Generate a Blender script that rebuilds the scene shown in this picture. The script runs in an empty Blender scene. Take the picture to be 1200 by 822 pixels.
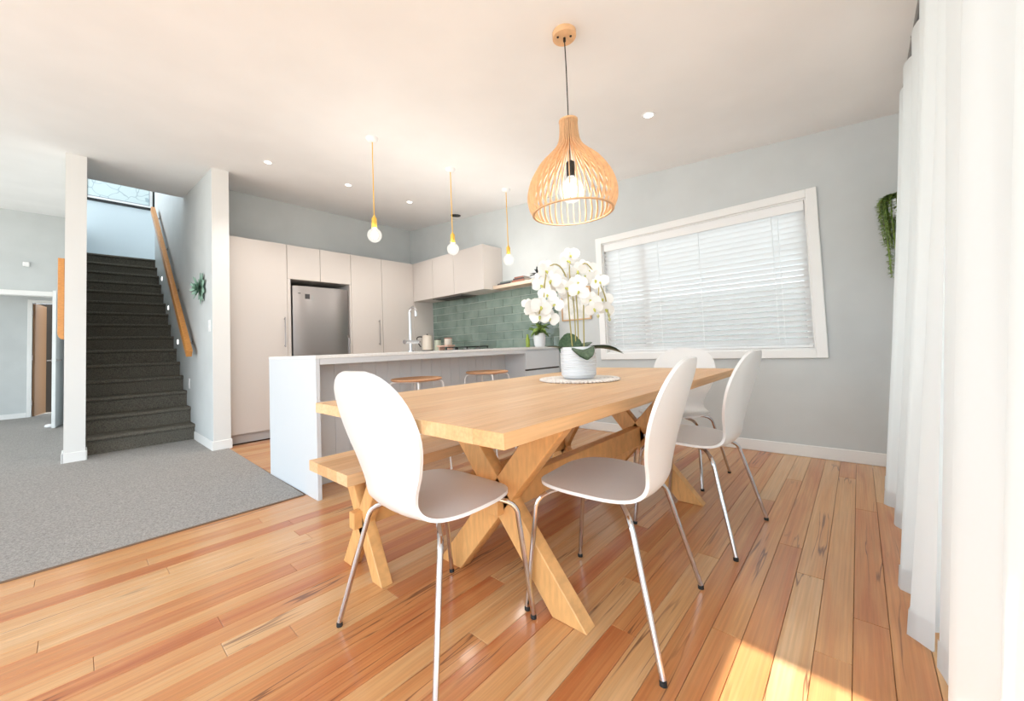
import bpy, bmesh, math, random
from mathutils import Vector, Matrix
random.seed(7)
C = bpy.context.scene
COL = C.collection
R = math.radians

# ------------------------------------------------------------------ camera
cam_d = bpy.data.cameras.new('camera')
cam = bpy.data.objects.new('camera', cam_d); COL.objects.link(cam)
cam_d.sensor_width = 36; cam_d.sensor_fit = 'HORIZONTAL'
cam_d.lens = 13.7274; cam_d.shift_x = 0.02452; cam_d.shift_y = -0.01821
cam_d.clip_start = 0.02; cam_d.clip_end = 300
cam.matrix_world = Matrix(((0.68955, -0.00483, -0.72422, 0),
                           (-0.72327, -0.05618, -0.68827, 0),
                           (-0.03736, 0.99841, -0.04224, 0.92), (0, 0, 0, 1)))
C.camera = cam

# ------------------------------------------------------------------ sky, sun, exposure
def srgb(r, g, b, a=1.0):
    f = lambda c: (c/255/12.92) if c/255 <= .04045 else ((c/255+.055)/1.055)**2.4
    return (f(r), f(g), f(b), a)
world = bpy.data.worlds.new('sky'); C.world = world; world.use_nodes = True
bg = world.node_tree.nodes['Background']
bg.inputs[0].default_value = (0.79, 0.91, 1.0, 1); bg.inputs[1].default_value = 2.5
sd = bpy.data.lights.new('sun', 'SUN'); sd.energy = 7.0; sd.angle = R(.6); sd.color = (1, .95, .86)
sun = bpy.data.objects.new('sun', sd); COL.objects.link(sun)
SUN_EL = math.atan(1.19)
sv = Vector((math.cos(SUN_EL), .04*math.cos(SUN_EL), -math.sin(SUN_EL)))
sun.rotation_euler = sv.to_track_quat('-Z', 'Y').to_euler()
C.view_settings.view_transform = 'Standard'; C.view_settings.look = 'None'
C.view_settings.gamma = 1; C.view_settings.use_curve_mapping = False
C.view_settings.exposure = 0.64

# ------------------------------------------------------------------ materials
def mat(name, col, rough=.5, metal=0, spec=.5, **k):
    m = bpy.data.materials.new(name); m.use_nodes = True
    b = m.node_tree.nodes['Principled BSDF']
    b.inputs['Base Color'].default_value = col; b.inputs['Roughness'].default_value = rough
    b.inputs['Metallic'].default_value = metal; b.inputs['Specular IOR Level'].default_value = spec
    for a, v in k.items(): b.inputs[a.replace('_', ' ')].default_value = v
    return m
def NT(m):
    nt = m.node_tree; return nt, nt.nodes, nt.links, nt.nodes['Principled BSDF']
def add_noise(m, c1, c2, scale=5, detail=3, vec=(1, 1, 1), bump=0, bscale=None, lo=.35, hi=.65, perobj=0):
    """mottled colour between c1 and c2 in object space, with optional bump"""
    nt, N, L, b = NT(m)
    tc = N.new('ShaderNodeTexCoord'); mp = N.new('ShaderNodeMapping'); mp.inputs['Scale'].default_value = vec
    L.new(tc.outputs['Object'], mp.inputs[0])
    n = N.new('ShaderNodeTexNoise'); n.inputs['Scale'].default_value = scale; n.inputs['Detail'].default_value = detail
    L.new(mp.outputs[0], n.inputs['Vector'])
    r = N.new('ShaderNodeValToRGB'); r.color_ramp.elements[0].position = lo; r.color_ramp.elements[1].position = hi
    r.color_ramp.elements[0].color = c1; r.color_ramp.elements[1].color = c2
    L.new(n.outputs[0], r.inputs[0])
    out = r.outputs[0]
    if perobj:
        oi = N.new('ShaderNodeObjectInfo'); h = N.new('ShaderNodeHueSaturation')
        mr = N.new('ShaderNodeMapRange'); mr.inputs[3].default_value = 1-perobj; mr.inputs[4].default_value = 1+perobj
        L.new(oi.outputs['Random'], mr.inputs[0]); L.new(mr.outputs[0], h.inputs['Value']); L.new(out, h.inputs['Color']); out = h.outputs[0]
    L.new(out, b.inputs['Base Color'])
    if bump:
        n2 = N.new('ShaderNodeTexNoise'); n2.inputs['Scale'].default_value = bscale or scale*4; n2.inputs['Detail'].default_value = 4
        L.new(mp.outputs[0], n2.inputs['Vector'])
        bp = N.new('ShaderNodeBump'); bp.inputs['Strength'].default_value = bump; bp.inputs['Distance'].default_value = .01
        L.new(n2.outputs[0], bp.inputs['Height']); L.new(bp.outputs[0], b.inputs['Normal'])
    return m

def wood(name, cols, grain=(1.2, 26, 26), rough=.35, vein=0, veincol=None, spread=1.0, coat=0):
    """plank wood: each object takes its own tone from the ramp, grain runs along local X"""
    m = mat(name, cols[0], rough); nt, N, L, b = NT(m)
    if coat: b.inputs['Coat Weight'].default_value = coat; b.inputs['Coat Roughness'].default_value = .12
    oi = N.new('ShaderNodeObjectInfo'); tc = N.new('ShaderNodeTexCoord')
    ofs = N.new('ShaderNodeVectorMath'); ofs.operation = 'MULTIPLY_ADD'
    comb = N.new('ShaderNodeCombineXYZ')
    for i in range(3): L.new(oi.outputs['Random'], comb.inputs[i])
    L.new(comb.outputs[0], ofs.inputs[0]); ofs.inputs[1].default_value = (37, 53, 71); L.new(tc.outputs['Object'], ofs.inputs[2])
    mp = N.new('ShaderNodeMapping'); mp.inputs['Scale'].default_value = grain; L.new(ofs.outputs[0], mp.inputs[0])
    n = N.new('ShaderNodeTexNoise'); n.inputs['Scale'].default_value = 1; n.inputs['Detail'].default_value = 5; n.inputs['Roughness'].default_value = .6
    n.inputs['Distortion'].default_value = .6
    L.new(mp.outputs[0], n.inputs['Vector'])
    # tone of the board = random per object + wide grain
    ma = N.new('ShaderNodeMath'); ma.operation = 'MULTIPLY_ADD'; L.new(n.outputs[0], ma.inputs[0]); ma.inputs[1].default_value = 1.1*spread
    mo = N.new('ShaderNodeMath'); mo.operation = 'MULTIPLY_ADD'; L.new(oi.outputs['Random'], mo.inputs[0]); mo.inputs[1].default_value = .75*spread; mo.inputs[2].default_value = -.43*spread + (1-spread)*.5
    L.new(mo.outputs[0], ma.inputs[2])
    r = N.new('ShaderNodeValToRGB'); el = r.color_ramp.elements
    while len(el) < len(cols): el.new(.5)
    for i, c in enumerate(cols): el[i].position = i/(len(cols)-1); el[i].color = c
    L.new(ma.outputs[0], r.inputs[0]); out = r.outputs[0]
    # fine streaks
    mp2 = N.new('ShaderNodeMapping'); mp2.inputs['Scale'].default_value = (grain[0]*2.5, grain[1]*7, grain[2]*7); L.new(ofs.outputs[0], mp2.inputs[0])
    n2 = N.new('ShaderNodeTexNoise'); n2.inputs['Scale'].default_value = 1; n2.inputs['Detail'].default_value = 3; L.new(mp2.outputs[0], n2.inputs['Vector'])
    mr = N.new('ShaderNodeMapRange'); mr.inputs[1].default_value = .3; mr.inputs[2].default_value = .7; mr.inputs[3].default_value = .86; mr.inputs[4].default_value = 1.08
    L.new(n2.outputs[0], mr.inputs[0])
    hs = N.new('ShaderNodeHueSaturation'); L.new(out, hs.inputs['Color']); L.new(mr.outputs[0], hs.inputs['Value']); out = hs.outputs[0]
    if vein:
        # dark gum veins: thin wandering lines along the board, only where a slow mask allows
        mpv = N.new('ShaderNodeMapping'); mpv.inputs['Scale'].default_value = (.4, 9, 9); L.new(ofs.outputs[0], mpv.inputs[0])
        nv = N.new('ShaderNodeTexNoise'); nv.inputs['Scale'].default_value = 1; nv.inputs['Detail'].default_value = 4; nv.inputs['Distortion'].default_value = .3
        L.new(mpv.outputs[0], nv.inputs['Vector'])
        d = N.new('ShaderNodeMath'); d.operation = 'SUBTRACT'; L.new(nv.outputs[0], d.inputs[0]); d.inputs[1].default_value = .5
        a = N.new('ShaderNodeMath'); a.operation = 'ABSOLUTE'; L.new(d.outputs[0], a.inputs[0])
        s = N.new('ShaderNodeMapRange'); s.inputs[1].default_value = .002; s.inputs[2].default_value = .009; s.inputs[3].default_value = 1; s.inputs[4].default_value = 0
        L.new(a.outputs[0], s.inputs[0])
        nm = N.new('ShaderNodeTexNoise'); nm.inputs['Scale'].default_value = 1.4; nm.inputs['Detail'].default_value = 1; L.new(ofs.outputs[0], nm.inputs['Vector'])
        sm = N.new('ShaderNodeMapRange'); sm.inputs[1].default_value = .53; sm.inputs[2].default_value = .6; L.new(nm.outputs[0], sm.inputs[0])
        mm = N.new('ShaderNodeMath'); mm.operation = 'MULTIPLY'; L.new(s.outputs[0], mm.inputs[0]); L.new(sm.outputs[0], mm.inputs[1])
        m3 = N.new('ShaderNodeMath'); m3.operation = 'MULTIPLY'; L.new(mm.outputs[0], m3.inputs[0]); m3.inputs[1].default_value = vein
        mx = N.new('ShaderNodeMix'); mx.data_type = 'RGBA'; L.new(m3.outputs[0], mx.inputs[0]); L.new(out, mx.inputs[6]); mx.inputs[7].default_value = veincol
        out = mx.outputs[2]
    L.new(out, b.inputs['Base Color'])
    bp = N.new('ShaderNodeBump'); bp.inputs['Strength'].default_value = .12; bp.inputs['Distance'].default_value = .002
    L.new(n2.outputs[0], bp.inputs['Height']); L.new(bp.outputs[0], b.inputs['Normal'])
    return m

M = {}
M['wall'] = add_noise(mat('wall_paint', srgb(204, 208, 208), .9, spec=.2), srgb(201, 205, 205), srgb(206, 210, 210), 3)
M['wall_end'] = mat('white_wall_paint', srgb(228, 228, 226), .85, spec=.2)
M['ceiling'] = add_noise(mat('ceiling_paint', srgb(236, 234, 231), .95, spec=.1), srgb(243, 243, 243), srgb(247, 247, 247), 2)
M['trim'] = mat('white_trim_gloss', srgb(238, 238, 236), .4)
M['door'] = mat('door_paint', srgb(232, 234, 234), .5)
M['cab'] = mat('cream_cabinet_laminate', srgb(206, 198, 192), .45)
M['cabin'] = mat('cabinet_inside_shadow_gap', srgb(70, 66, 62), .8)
M['island'] = mat('pale_grey_island_board', srgb(213, 216, 219), .5)
M['bench'] = add_noise(mat('white_stone_top', srgb(238, 238, 236), .2), srgb(234, 234, 232), srgb(240, 240, 238), 60)
M['islandend'] = mat('white_island_panel', srgb(214, 218, 222), .4)
M['floor'] = wood('polished_floorboards', [srgb(178, 100, 56), srgb(196, 130, 80), srgb(205, 149, 97), srgb(210, 162, 112), srgb(218, 180, 136)],
                  grain=(1.1, 20, 20), rough=.32, vein=.75, veincol=srgb(92, 50, 34), spread=1.0, coat=.35)
M['joint'] = mat('dark_board_joint', srgb(110, 62, 38), .8)
M['oak'] = wood('honey_oak', [srgb(204, 156, 106), srgb(218, 174, 126), srgb(228, 190, 146)], grain=(1.6, 16, 16), rough=.42, spread=1.05)
M['oakleg'] = wood('orange_oak_leg', [srgb(210, 154, 94), srgb(222, 168, 106), srgb(230, 180, 120)], grain=(9, 9, 2), rough=.45, spread=.5)
M['rail'] = wood('rimu_handrail', [srgb(196, 128, 62), srgb(212, 146, 76), srgb(222, 160, 92)], grain=(14, 1.5, 14), rough=.35, spread=.5)
M['shelfwood'] = wood('raw_shelf_wood', [srgb(196, 170, 150), srgb(214, 192, 172), srgb(224, 206, 188)], grain=(14, 1.5, 14), rough=.6, spread=.5)
M['lampwood'] = wood('lamp_plywood', [srgb(224, 176, 128), srgb(232, 188, 142), srgb(238, 198, 154)], grain=(4, 4, 4), rough=.5, spread=.4)
M['stoolwood'] = wood('stool_oak', [srgb(190, 140, 100), srgb(206, 156, 116), srgb(216, 170, 130)], grain=(2, 20, 20), rough=.5, spread=.5)
M['carpet'] = add_noise(mat('grey_loop_carpet', srgb(150, 146, 142), .98, spec=.05), srgb(150, 146, 142), srgb(196, 192, 188), 110, 4, bump=1.0, bscale=260, lo=.3, hi=.7)
M['stair'] = add_noise(mat('dark_stair_carpet', srgb(96, 92, 84), .98, spec=.05), srgb(92, 88, 80), srgb(134, 129, 118), 110, 4, bump=1.0, bscale=260, lo=.3, hi=.7)
M['shell'] = mat('white_lacquered_shell', srgb(230, 230, 229), .28, Coat_Weight=.15)
M['chrome'] = mat('chrome', srgb(205, 205, 208), .14, 1)
M['steel'] = mat('brushed_steel', srgb(158, 152, 150), .33, 1)
M['rubber'] = mat('black_rubber', srgb(30, 30, 30), .7)
M['black'] = mat('matt_black', srgb(24, 24, 24), .55)
M['white'] = mat('white_plastic', srgb(240, 240, 240), .4)
M['whitemetal'] = mat('white_powder_coat', srgb(240, 240, 240), .4)
M['yellow'] = mat('yellow_cord', srgb(238, 190, 80), .6)
M['cream'] = mat('cream_enamel', srgb(216, 204, 190), .35)
M['ceramic'] = mat('white_ceramic', srgb(228, 230, 233), .3)
M['pink'] = mat('pinkish_board', srgb(214, 176, 158), .5)
M['tile'] = add_noise(mat('sage_glazed_tile', srgb(122, 146, 134), .22, Coat_Weight=.4), srgb(110, 128, 118), srgb(132, 148, 137), 6, 2, perobj=.1)
M['grout'] = mat('pale_grout', srgb(206, 212, 202), .9)
M['petal'] = mat('white_petal', srgb(236, 234, 230), .6)
M['lip'] = mat('yellow_green_flower_lip', srgb(190, 190, 90), .6)
M['stem'] = mat('olive_stem', srgb(170, 158, 96), .6)
M['bud'] = mat('pale_bud', srgb(190, 188, 140), .6)
M['leaf'] = add_noise(mat('dark_green_leaf', srgb(52, 84, 56), .45), srgb(44, 74, 50), srgb(76, 100, 70), 12, 2)
M['fern'] = add_noise(mat('trailing_green_leaf', srgb(104, 140, 62), .6), srgb(98, 130, 56), srgb(152, 176, 92), 30, 2)
M['succ'] = add_noise(mat('grey_green_succulent', srgb(120, 158, 140), .6), srgb(96, 134, 112), srgb(150, 184, 166), 14, 2)
M['dirt'] = mat('potting_moss', srgb(88, 78, 50), .9)
M['rope'] = mat('white_cotton_rope', srgb(232, 226, 220), .9)
M['book1'] = mat('dark_book_cover', srgb(66, 60, 62), .6); M['book2'] = mat('rust_book_cover', srgb(150, 100, 84), .6)
M['book3'] = mat('grey_green_book_cover', srgb(122, 134, 130), .6); M['page'] = mat('book_pages', srgb(226, 220, 208), .8)
M['darkleaf'] = mat('near_black_leaf', srgb(44, 50, 52), .6)
M['frameblk'] = mat('black_picture_frame', srgb(22, 24, 26), .4)
M['framewood'] = mat('thin_wood_frame', srgb(206, 168, 128), .5)
M['brown'] = mat('brown_timber_door', srgb(150, 112, 80), .5)
M['dark'] = mat('dark_void_shade', srgb(60, 50, 42), .8)
M['ground'] = add_noise(mat('pale_bounce_ground', srgb(196, 190, 180), .9), srgb(184, 178, 168), srgb(204, 198, 190), 2)
M['fence'] = mat('dark_stained_fence', srgb(96, 98, 98), .8)

def emis(name, col, s):
    m = bpy.data.materials.new(name); m.use_nodes = True; nt = m.node_tree; nt.nodes.clear()
    e = nt.nodes.new('ShaderNodeEmission'); e.inputs[0].default_value = col; e.inputs[1].default_value = s
    o = nt.nodes.new('ShaderNodeOutputMaterial'); nt.links.new(e.outputs[0], o.inputs[0]); return m
M['glow'] = emis('lamp_glow', (1, .93, .82, 1), 9)
M['spot'] = emis('downlight_glow', (1, .97, .92, 1), 5)
M['steplight'] = emis('step_light_glow', (1, .98, .95, 1), 3)

def glassy(name, tint, gloss=.12, rough=.02):
    m = bpy.data.materials.new(name); m.use_nodes = True; nt = m.node_tree; nt.nodes.clear()
    t = nt.nodes.new('ShaderNodeBsdfTransparent'); t.inputs[0].default_value = tint
    g = nt.nodes.new('ShaderNodeBsdfGlossy'); g.inputs['Roughness'].default_value = rough
    mx = nt.nodes.new('ShaderNodeMixShader'); o = nt.nodes.new('ShaderNodeOutputMaterial')
    lw = nt.nodes.new('ShaderNodeFresnel'); lw.inputs[0].default_value = 1.45
    nt.links.new(lw.outputs[0], mx.inputs[0]); nt.links.new(t.outputs[0], mx.inputs[1]); nt.links.new(g.outputs[0], mx.inputs[2]); nt.links.new(mx.outputs[0], o.inputs[0])
    return m
M['glass'] = glassy('window_glass', (.96, .98, .97, 1))
M['bulb'] = bpy.data.materials.new('lit_bulb_glass'); M['bulb'].use_nodes = True; _n = M['bulb'].node_tree; _n.nodes.clear()
_t = _n.nodes.new('ShaderNodeBsdfTransparent'); _e = _n.nodes.new('ShaderNodeEmission'); _e.inputs[0].default_value = (1, .93, .84, 1); _e.inputs[1].default_value = .9
_x = _n.nodes.new('ShaderNodeMixShader'); _x.inputs[0].default_value = .42; _o = _n.nodes.new('ShaderNodeOutputMaterial')
_n.links.new(_t.outputs[0], _x.inputs[1]); _n.links.new(_e.outputs[0], _x.inputs[2]); _n.links.new(_x.outputs[0], _o.inputs[0])
def sheer(name, col, diff, trl, trp):
    m = bpy.data.materials.new(name); m.use_nodes = True; nt = m.node_tree; nt.nodes.clear(); n = nt.nodes.new
    d = n('ShaderNodeBsdfDiffuse'); d.inputs[0].default_value = col
    t = n('ShaderNodeBsdfTranslucent'); t.inputs[0].default_value = col
    p = n('ShaderNodeBsdfTransparent'); p.inputs[0].default_value = (1, 1, 1, 1)
    a = n('ShaderNodeMixShader'); a.inputs[0].default_value = trl/(trl+diff)
    b = n('ShaderNodeMixShader'); b.inputs[0].default_value = trp; o = n('ShaderNodeOutputMaterial')
    l = nt.links.new; l(d.outputs[0], a.inputs[1]); l(t.outputs[0], a.inputs[2]); l(a.outputs[0], b.inputs[1]); l(p.outputs[0], b.inputs[2]); l(b.outputs[0], o.inputs[0])
    return m
M['curtain'] = sheer('white_sheer_voile', (.80, .815, .82, 1), .70, .30, .05)
M['blind'] = sheer('white_blind_slat', (.95, .945, .94, 1), .45, .55, 0)

# ------------------------------------------------------------------ mesh builder
class MB:
    def __init__(s): s.v = []; s.f = []; s.m = []; s.cur = 0
    def add(s, vs, fs):
        o = len(s.v); s.v += [tuple(x) for x in vs]
        for f in fs: s.f.append(tuple(i+o for i in f)); s.m.append(s.cur)
        return s
    def box(s, x0, x1, y0, y1, z0, z1):
        vs = [(x, y, z) for z in (z0, z1) for y in (y0, y1) for x in (x0, x1)]
        return s.add(vs, [(0, 2, 3, 1), (4, 5, 7, 6), (0, 1, 5, 4), (2, 6, 7, 3), (0, 4, 6, 2), (1, 3, 7, 5)])
    def prism(s, pts, axis, a, b):
        """extrude a 2D outline (u,v) along axis 'x','y' or 'z' from a to b"""
        def P(u, v, w): return {'x': (w, u, v), 'y': (u, w, v), 'z': (u, v, w)}[axis]
        n = len(pts); vs = [P(u, v, a) for u, v in pts]+[P(u, v, b) for u, v in pts]
        fs = [tuple(range(n))[::-1], tuple(range(n, 2*n))]+[(i, (i+1) % n, n+(i+1) % n, n+i) for i in range(n)]
        return s.add(vs, fs)
    def tube(s, pts, r, seg=8, closed=False):
        pts = [Vector(p) for p in pts]; n = len(pts); rr = r if isinstance(r, (list, tuple)) else [r]*n
        vs = []; up = None
        for i, p in enumerate(pts):
            if closed: d = pts[(i+1) % n]-pts[i-1]
            else: d = pts[min(i+1, n-1)]-pts[max(i-1, 0)]
            d.normalize()
            if up is None:
                up = Vector((0, 0, 1)) if abs(d.z) < .9 else Vector((1, 0, 0))
            up = (up - d*up.dot(d)); up.normalize(); w = d.cross(up)
            for k in range(seg):
                a = 2*math.pi*k/seg; vs.append(p+(up*math.cos(a)+w*math.sin(a))*rr[i])
        fs = [(i*seg+k, i*seg+(k+1) % seg, (i+1)*seg+(k+1) % seg, (i+1)*seg+k) for i in range(n-1) for k in range(seg)]
        if closed: fs += [((n-1)*seg+k, (n-1)*seg+(k+1) % seg, (k+1) % seg, k) for k in range(seg)]
        else: fs += [tuple(range(seg))[::-1], tuple((n-1)*seg+k for k in range(seg))]
        return s.add(vs, fs)
    def lathe(s, prof, seg=24, c=(0, 0, 0), caps=True):
        vs = []; n = len(prof)
        for r, z in prof:
            for k in range(seg):
                a = 2*math.pi*k/seg; vs.append((c[0]+r*math.cos(a), c[1]+r*math.sin(a), c[2]+z))
        fs = [(i*seg+k, i*seg+(k+1) % seg, (i+1)*seg+(k+1) % seg, (i+1)*seg+k) for i in range(n-1) for k in range(seg)]
        if caps: fs += [tuple(range(seg))[::-1], tuple((n-1)*seg+k for k in range(seg))]
        return s.add(vs, fs)
    def grid(s, rows, closed=False):
        n = len(rows[0]); vs = [p for r in rows for p in r]
        fs = [(i*n+k, i*n+k+1, (i+1)*n+k+1, (i+1)*n+k) for i in range(len(rows)-1) for k in range(n-1)]
        return s.add(vs, fs)
    def build(s, name, m, parent=None, world=True, bevel=0, seg=1, smooth=35, loc=None):
        me = bpy.data.meshes.new(name)
        off = Vector((0, 0, 0))
        if parent is not None and world: off = Vector(parent['_base'])
        if loc is not None: off = Vector(loc)
        me.from_pydata([tuple(Vector(v)-off) for v in s.v], [], s.f)
        ms = m if isinstance(m, (list, tuple)) else [m]
        for q in ms: me.materials.append(q)
        if len(ms) > 1: me.polygons.foreach_set('material_index', s.m)
        bm = bmesh.new(); bm.from_mesh(me); bmesh.ops.recalc_face_normals(bm, faces=bm.faces)
        if bevel:
            es = [e for e in bm.edges if len(e.link_faces) == 2 and e.calc_face_angle(0) > R(40)]
            bmesh.ops.bevel(bm, geom=es, offset=bevel, segments=seg, affect='EDGES', profile=.6, clamp_overlap=True)
        bm.to_mesh(me); bm.free()
        if smooth:
            me.polygons.foreach_set('use_smooth', [True]*len(me.polygons)); me.set_sharp_from_angle(angle=R(smooth))
        o = bpy.data.objects.new(name, me); COL.objects.link(o)
        if loc is not None: o.location = loc
        if parent is not None:
            o.parent = parent
            if '_base' in parent:
                # sub-parts of meshes keep the thing's frame: the parent's origin sits at the thing's base
                pass
            o['_base'] = parent['_base'] if world else (0, 0, 0)
        else:
            o['_base'] = tuple(loc) if loc is not None else (0, 0, 0)
        return o
def box(name, x0, x1, y0, y1, z0, z1, m, parent=None, bevel=0, **k):
    loc = None
    if parent is None: loc = ((x0+x1)/2, (y0+y1)/2, z0)
    return MB().box(x0, x1, y0, y1, z0, z1).build(name, m, parent, bevel=bevel, loc=loc, **k)
def thing(name, label, cat, loc=(0, 0, 0), rz=0, group=None):
    o = bpy.data.objects.new(name, None); COL.objects.link(o); o.location = loc; o.rotation_euler = (0, 0, rz)
    o.empty_display_size = .1; o['_base'] = tuple(loc); tag(o, label, cat, group); return o
def tag(o, label, cat, group=None):
    o['label'] = label; o['category'] = cat
    if group: o['group'] = group
    return o
def struct(o): o['kind'] = 'structure'; return o
def kids(o, table): return table.get(o, [])
def copy_tree(o, parent=None, table=None):
    if table is None:
        table = {}
        for q in bpy.data.objects:
            if q.parent: table.setdefault(q.parent, []).append(q)
    c = o.copy(); COL.objects.link(c)
    if parent is not None: c.parent = parent
    for ch in table.get(o, []): copy_tree(ch, c, table)
    return c
def bez(p0, p1, p2, n=6):
    p0, p1, p2 = map(Vector, (p0, p1, p2)); return [p0*(1-t)**2+p1*2*t*(1-t)+p2*t*t for t in [i/n for i in range(n+1)]]
def catmull(ks, n):
    """resample key tuples smoothly (Catmull-Rom by index) to n+1 samples"""
    out = []; m = len(ks)-1
    for i in range(n+1):
        t = i/n*m; k = min(int(t), m-1); f = t-k
        p = [ks[max(k-1, 0)], ks[k], ks[k+1], ks[min(k+2, m)]]
        out.append(tuple(.5*(2*b+(c-a)*f+(2*a-5*b+4*c-d)*f*f+(-a+3*b-3*c+d)*f**3) for a, b, c, d in zip(*p)))
    return out
ceil = lambda y: 2.445+.0922*y

XW, YB, YR = 3.86, 5.38, -.45         # window wall, kitchen back wall, curtained wall
# ================================================================== SETTING
fl = struct(box('floor', -4.0, XW, YR-.0, 5.38, -.12, -.022, M['joint']))
fl['_base'] = tuple(fl.location)
BW = .0825
def boards(x0, x1, y0, y1, lens=(1.0, 2.6)):
    n = int(round((y1-y0)/BW)); w = (y1-y0)/n
    for i in range(n):
        x = x0 - random.random()*0.0; first = True
        while x < x1-.01:
            l = random.uniform(*lens)
            if first: l *= random.uniform(.25, 1); first = False
            e = min(x+l, x1)
            if x1-e < .35: e = x1
            cx, cy = (x+e)/2, y0+w*(i+.5)
            mb = MB().box(x+.0006-cx, e-.0006-cx, -w/2+.0006, w/2-.0006, 0, .0215)
            o = mb.build('floorboard', M['floor'], None, bevel=.0012, smooth=0, loc=(0, 0, 0))
            o.parent = fl; o.location = (cx-fl.location.x, cy-fl.location.y, -.0215-fl.location.z)
            x = e
boards(-1.2, XW, YR+.02, 2.70)
boards(1.06, 3.3, 2.70, 4.80, (1.2, 2.4))
# carpet: hall and stair foot
cp = MB()
cp.prism([(-4.0, 2.70), (1.04, 2.70), (1.075, 4.74), (1.075, 5.6), (-.05, 5.6), (-.05, 10.8), (-4.0, 10.8)], 'z', -.02, .006)
struct(cp.build('carpet', M['carpet'], bevel=.004))
struct(box('trim_carpet_edge', -4, 1.04, 2.688, 2.70, -.01, .006, mat('carpet_edge_strip', srgb(120, 96, 76), .6)))

def wallp(name, x0, x1, y0, y1, m=None, z0=0, ztop=None):
    """wall whose top follows the raked ceiling"""
    mb = MB(); t0, t1 = (ceil(y0)+.01, ceil(y1)+.01) if ztop is None else (ztop, ztop)
    mb.prism([(y0, z0), (y1, z0), (y1, t1), (y0, t0)], 'x', x0, x1)
    return struct(mb.build(name, m or M['wall'], smooth=0))
# window wall with its opening
WY0, WY1, WZ0, WZ1 = .235, 1.93, .82, 1.985
mb = MB(); T = .14
mb.prism([(YR-.14, 0), (WY0, 0), (WY0, ceil(WY0)+.01), (YR-.14, ceil(YR-.14)+.01)], 'x', XW, XW+T)
mb.prism([(WY1, 0), (YB+.1, 0), (YB+.1, ceil(YB+.1)+.01), (WY1, ceil(WY1)+.01)], 'x', XW, XW+T)
mb.box(XW, XW+T, WY0, WY1, 0, WZ0)
mb.prism([(WY0, WZ1), (WY1, WZ1), (WY1, ceil(WY1)+.01), (WY0, ceil(WY0)+.01)], 'x', XW, XW+T)
struct(mb.build('wall_right', M['wall'], smooth=0))
wallp('wall_back', 1.09, XW, YB, YB+.1)
# stair walls
wallp('wall_stair_right', .945, 1.092, 4.71, 6.25, M['wall'])
struct(box('wall_stair_upper', .945, 1.092, 6.25, 8.93, 0, 5.3, M['wall']))
struct(box('trim_wall_end', .943, 1.094, 4.704, 4.712, .0, ceil(4.71)+.005, M['wall_end']))
wallp('wall_pillar', -.081, .062, 5.376, 5.60, M['wall_end'])
wallp('wall_stair_left', .02, .062, 5.60, 6.25, M['wall'])
struct(box('wall_hall_left', .02, .062, 6.25, 9.8, 0, 3.28, M['wall']))
st_back = struct(box('wall_stair_back', -.1, 3.2, 9.8, 9.9, 0, 5.3, mat('bluish_light_tint', srgb(196, 208, 214), .9, spec=.2)))  # bluish stairwell light is put into this wall's colour
struct(box('ceiling_stairwell', -3.0, 3.2, 6.3, 9.9, 5.3, 5.4, M['ceiling']))  # unseen roof, overhang added to keep the sun off the stair wall
struct(box('wall_kitchen_upper', -3.0, 3.2, 6.25, 6.33, 3.15, 5.3, M['wall']))
# wall facing the viewer at the hall, with its wide opening
struct(box('wall_hall', -4.0, -3.0, 9.2, 9.3, 0, ceil(9.2), M['wall']))
struct(box('wall_hall_header', -3.0, .02, 9.2, 9.3, 2.06, ceil(9.2)+.01, M['wall']))
struct(box('trim_1', -3.0, -.08, 9.17, 9.31, 1.995, 2.07, M['trim'], bevel=.004))
struct(box('trim_2', -.16, -.085, 9.17, 9.31, 0, 1.995, M['trim'], bevel=.004))
# room beyond the opening
mb = MB(); mb.box(-4, -.55, 10.7, 10.8, 0, 2.45); mb.box(-.30, .2, 10.7, 10.8, 0, 2.45); mb.box(-.55, -.30, 10.7, 10.8, 2.04, 2.45)
struct(mb.build('wall_inner_hall', M['wall'], smooth=0))
struct(box('wall_inner_side', -.05, .0, 9.3, 10.7, 0, 2.45, M['wall']))
struct(box('ceiling_inner_hall', -4, .2, 9.3, 10.8, 2.45, 2.5, M['ceiling']))
struct(box('baseboard_inner', -4, -.61, 10.685, 10.7, 0.006, .09, M['trim']))
struct(box('wall_cupboard_back', -.8, .1, 11.4, 11.5, 0, 2.1, M['dark']))  # dark colour stands in for the shade past the ajar door
struct(box('floor_inner', -.8, .1, 10.8, 11.4, -.02, .0, M['carpet']))
mb = MB(); mb.box(-.605, -.55, 10.67, 10.71, 0.006, 2.095); mb.box(-.30, -.245, 10.67, 10.71, 0.006, 2.095); mb.box(-.55, -.30, 10.67, 10.71, 2.04, 2.095)
struct(mb.build('trim_3', M['trim'], bevel=.003))
# ceiling: raked slab, open above the stairs, unseen outer edge shaped for sun patch
mb = MB()
def slab(x0, x1, y0, y1, th=.10):
    mb.prism([(y0, ceil(y0)), (y1, ceil(y1)), (y1, ceil(y1)+th), (y0, ceil(y0)+th)], 'x', x0, x1)
slab(-.68, XW+.4, -2.4, .235, .02); slab(-2.9, XW+.4, .235, 4.0, .10); slab(-6, XW+.4, 4.0, 5.5, .10); slab(-6, .95, 5.5, 6.25); slab(-6, .03, 6.25, 9.3)
struct(mb.build('ceiling', M['ceiling'], smooth=0))
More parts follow.
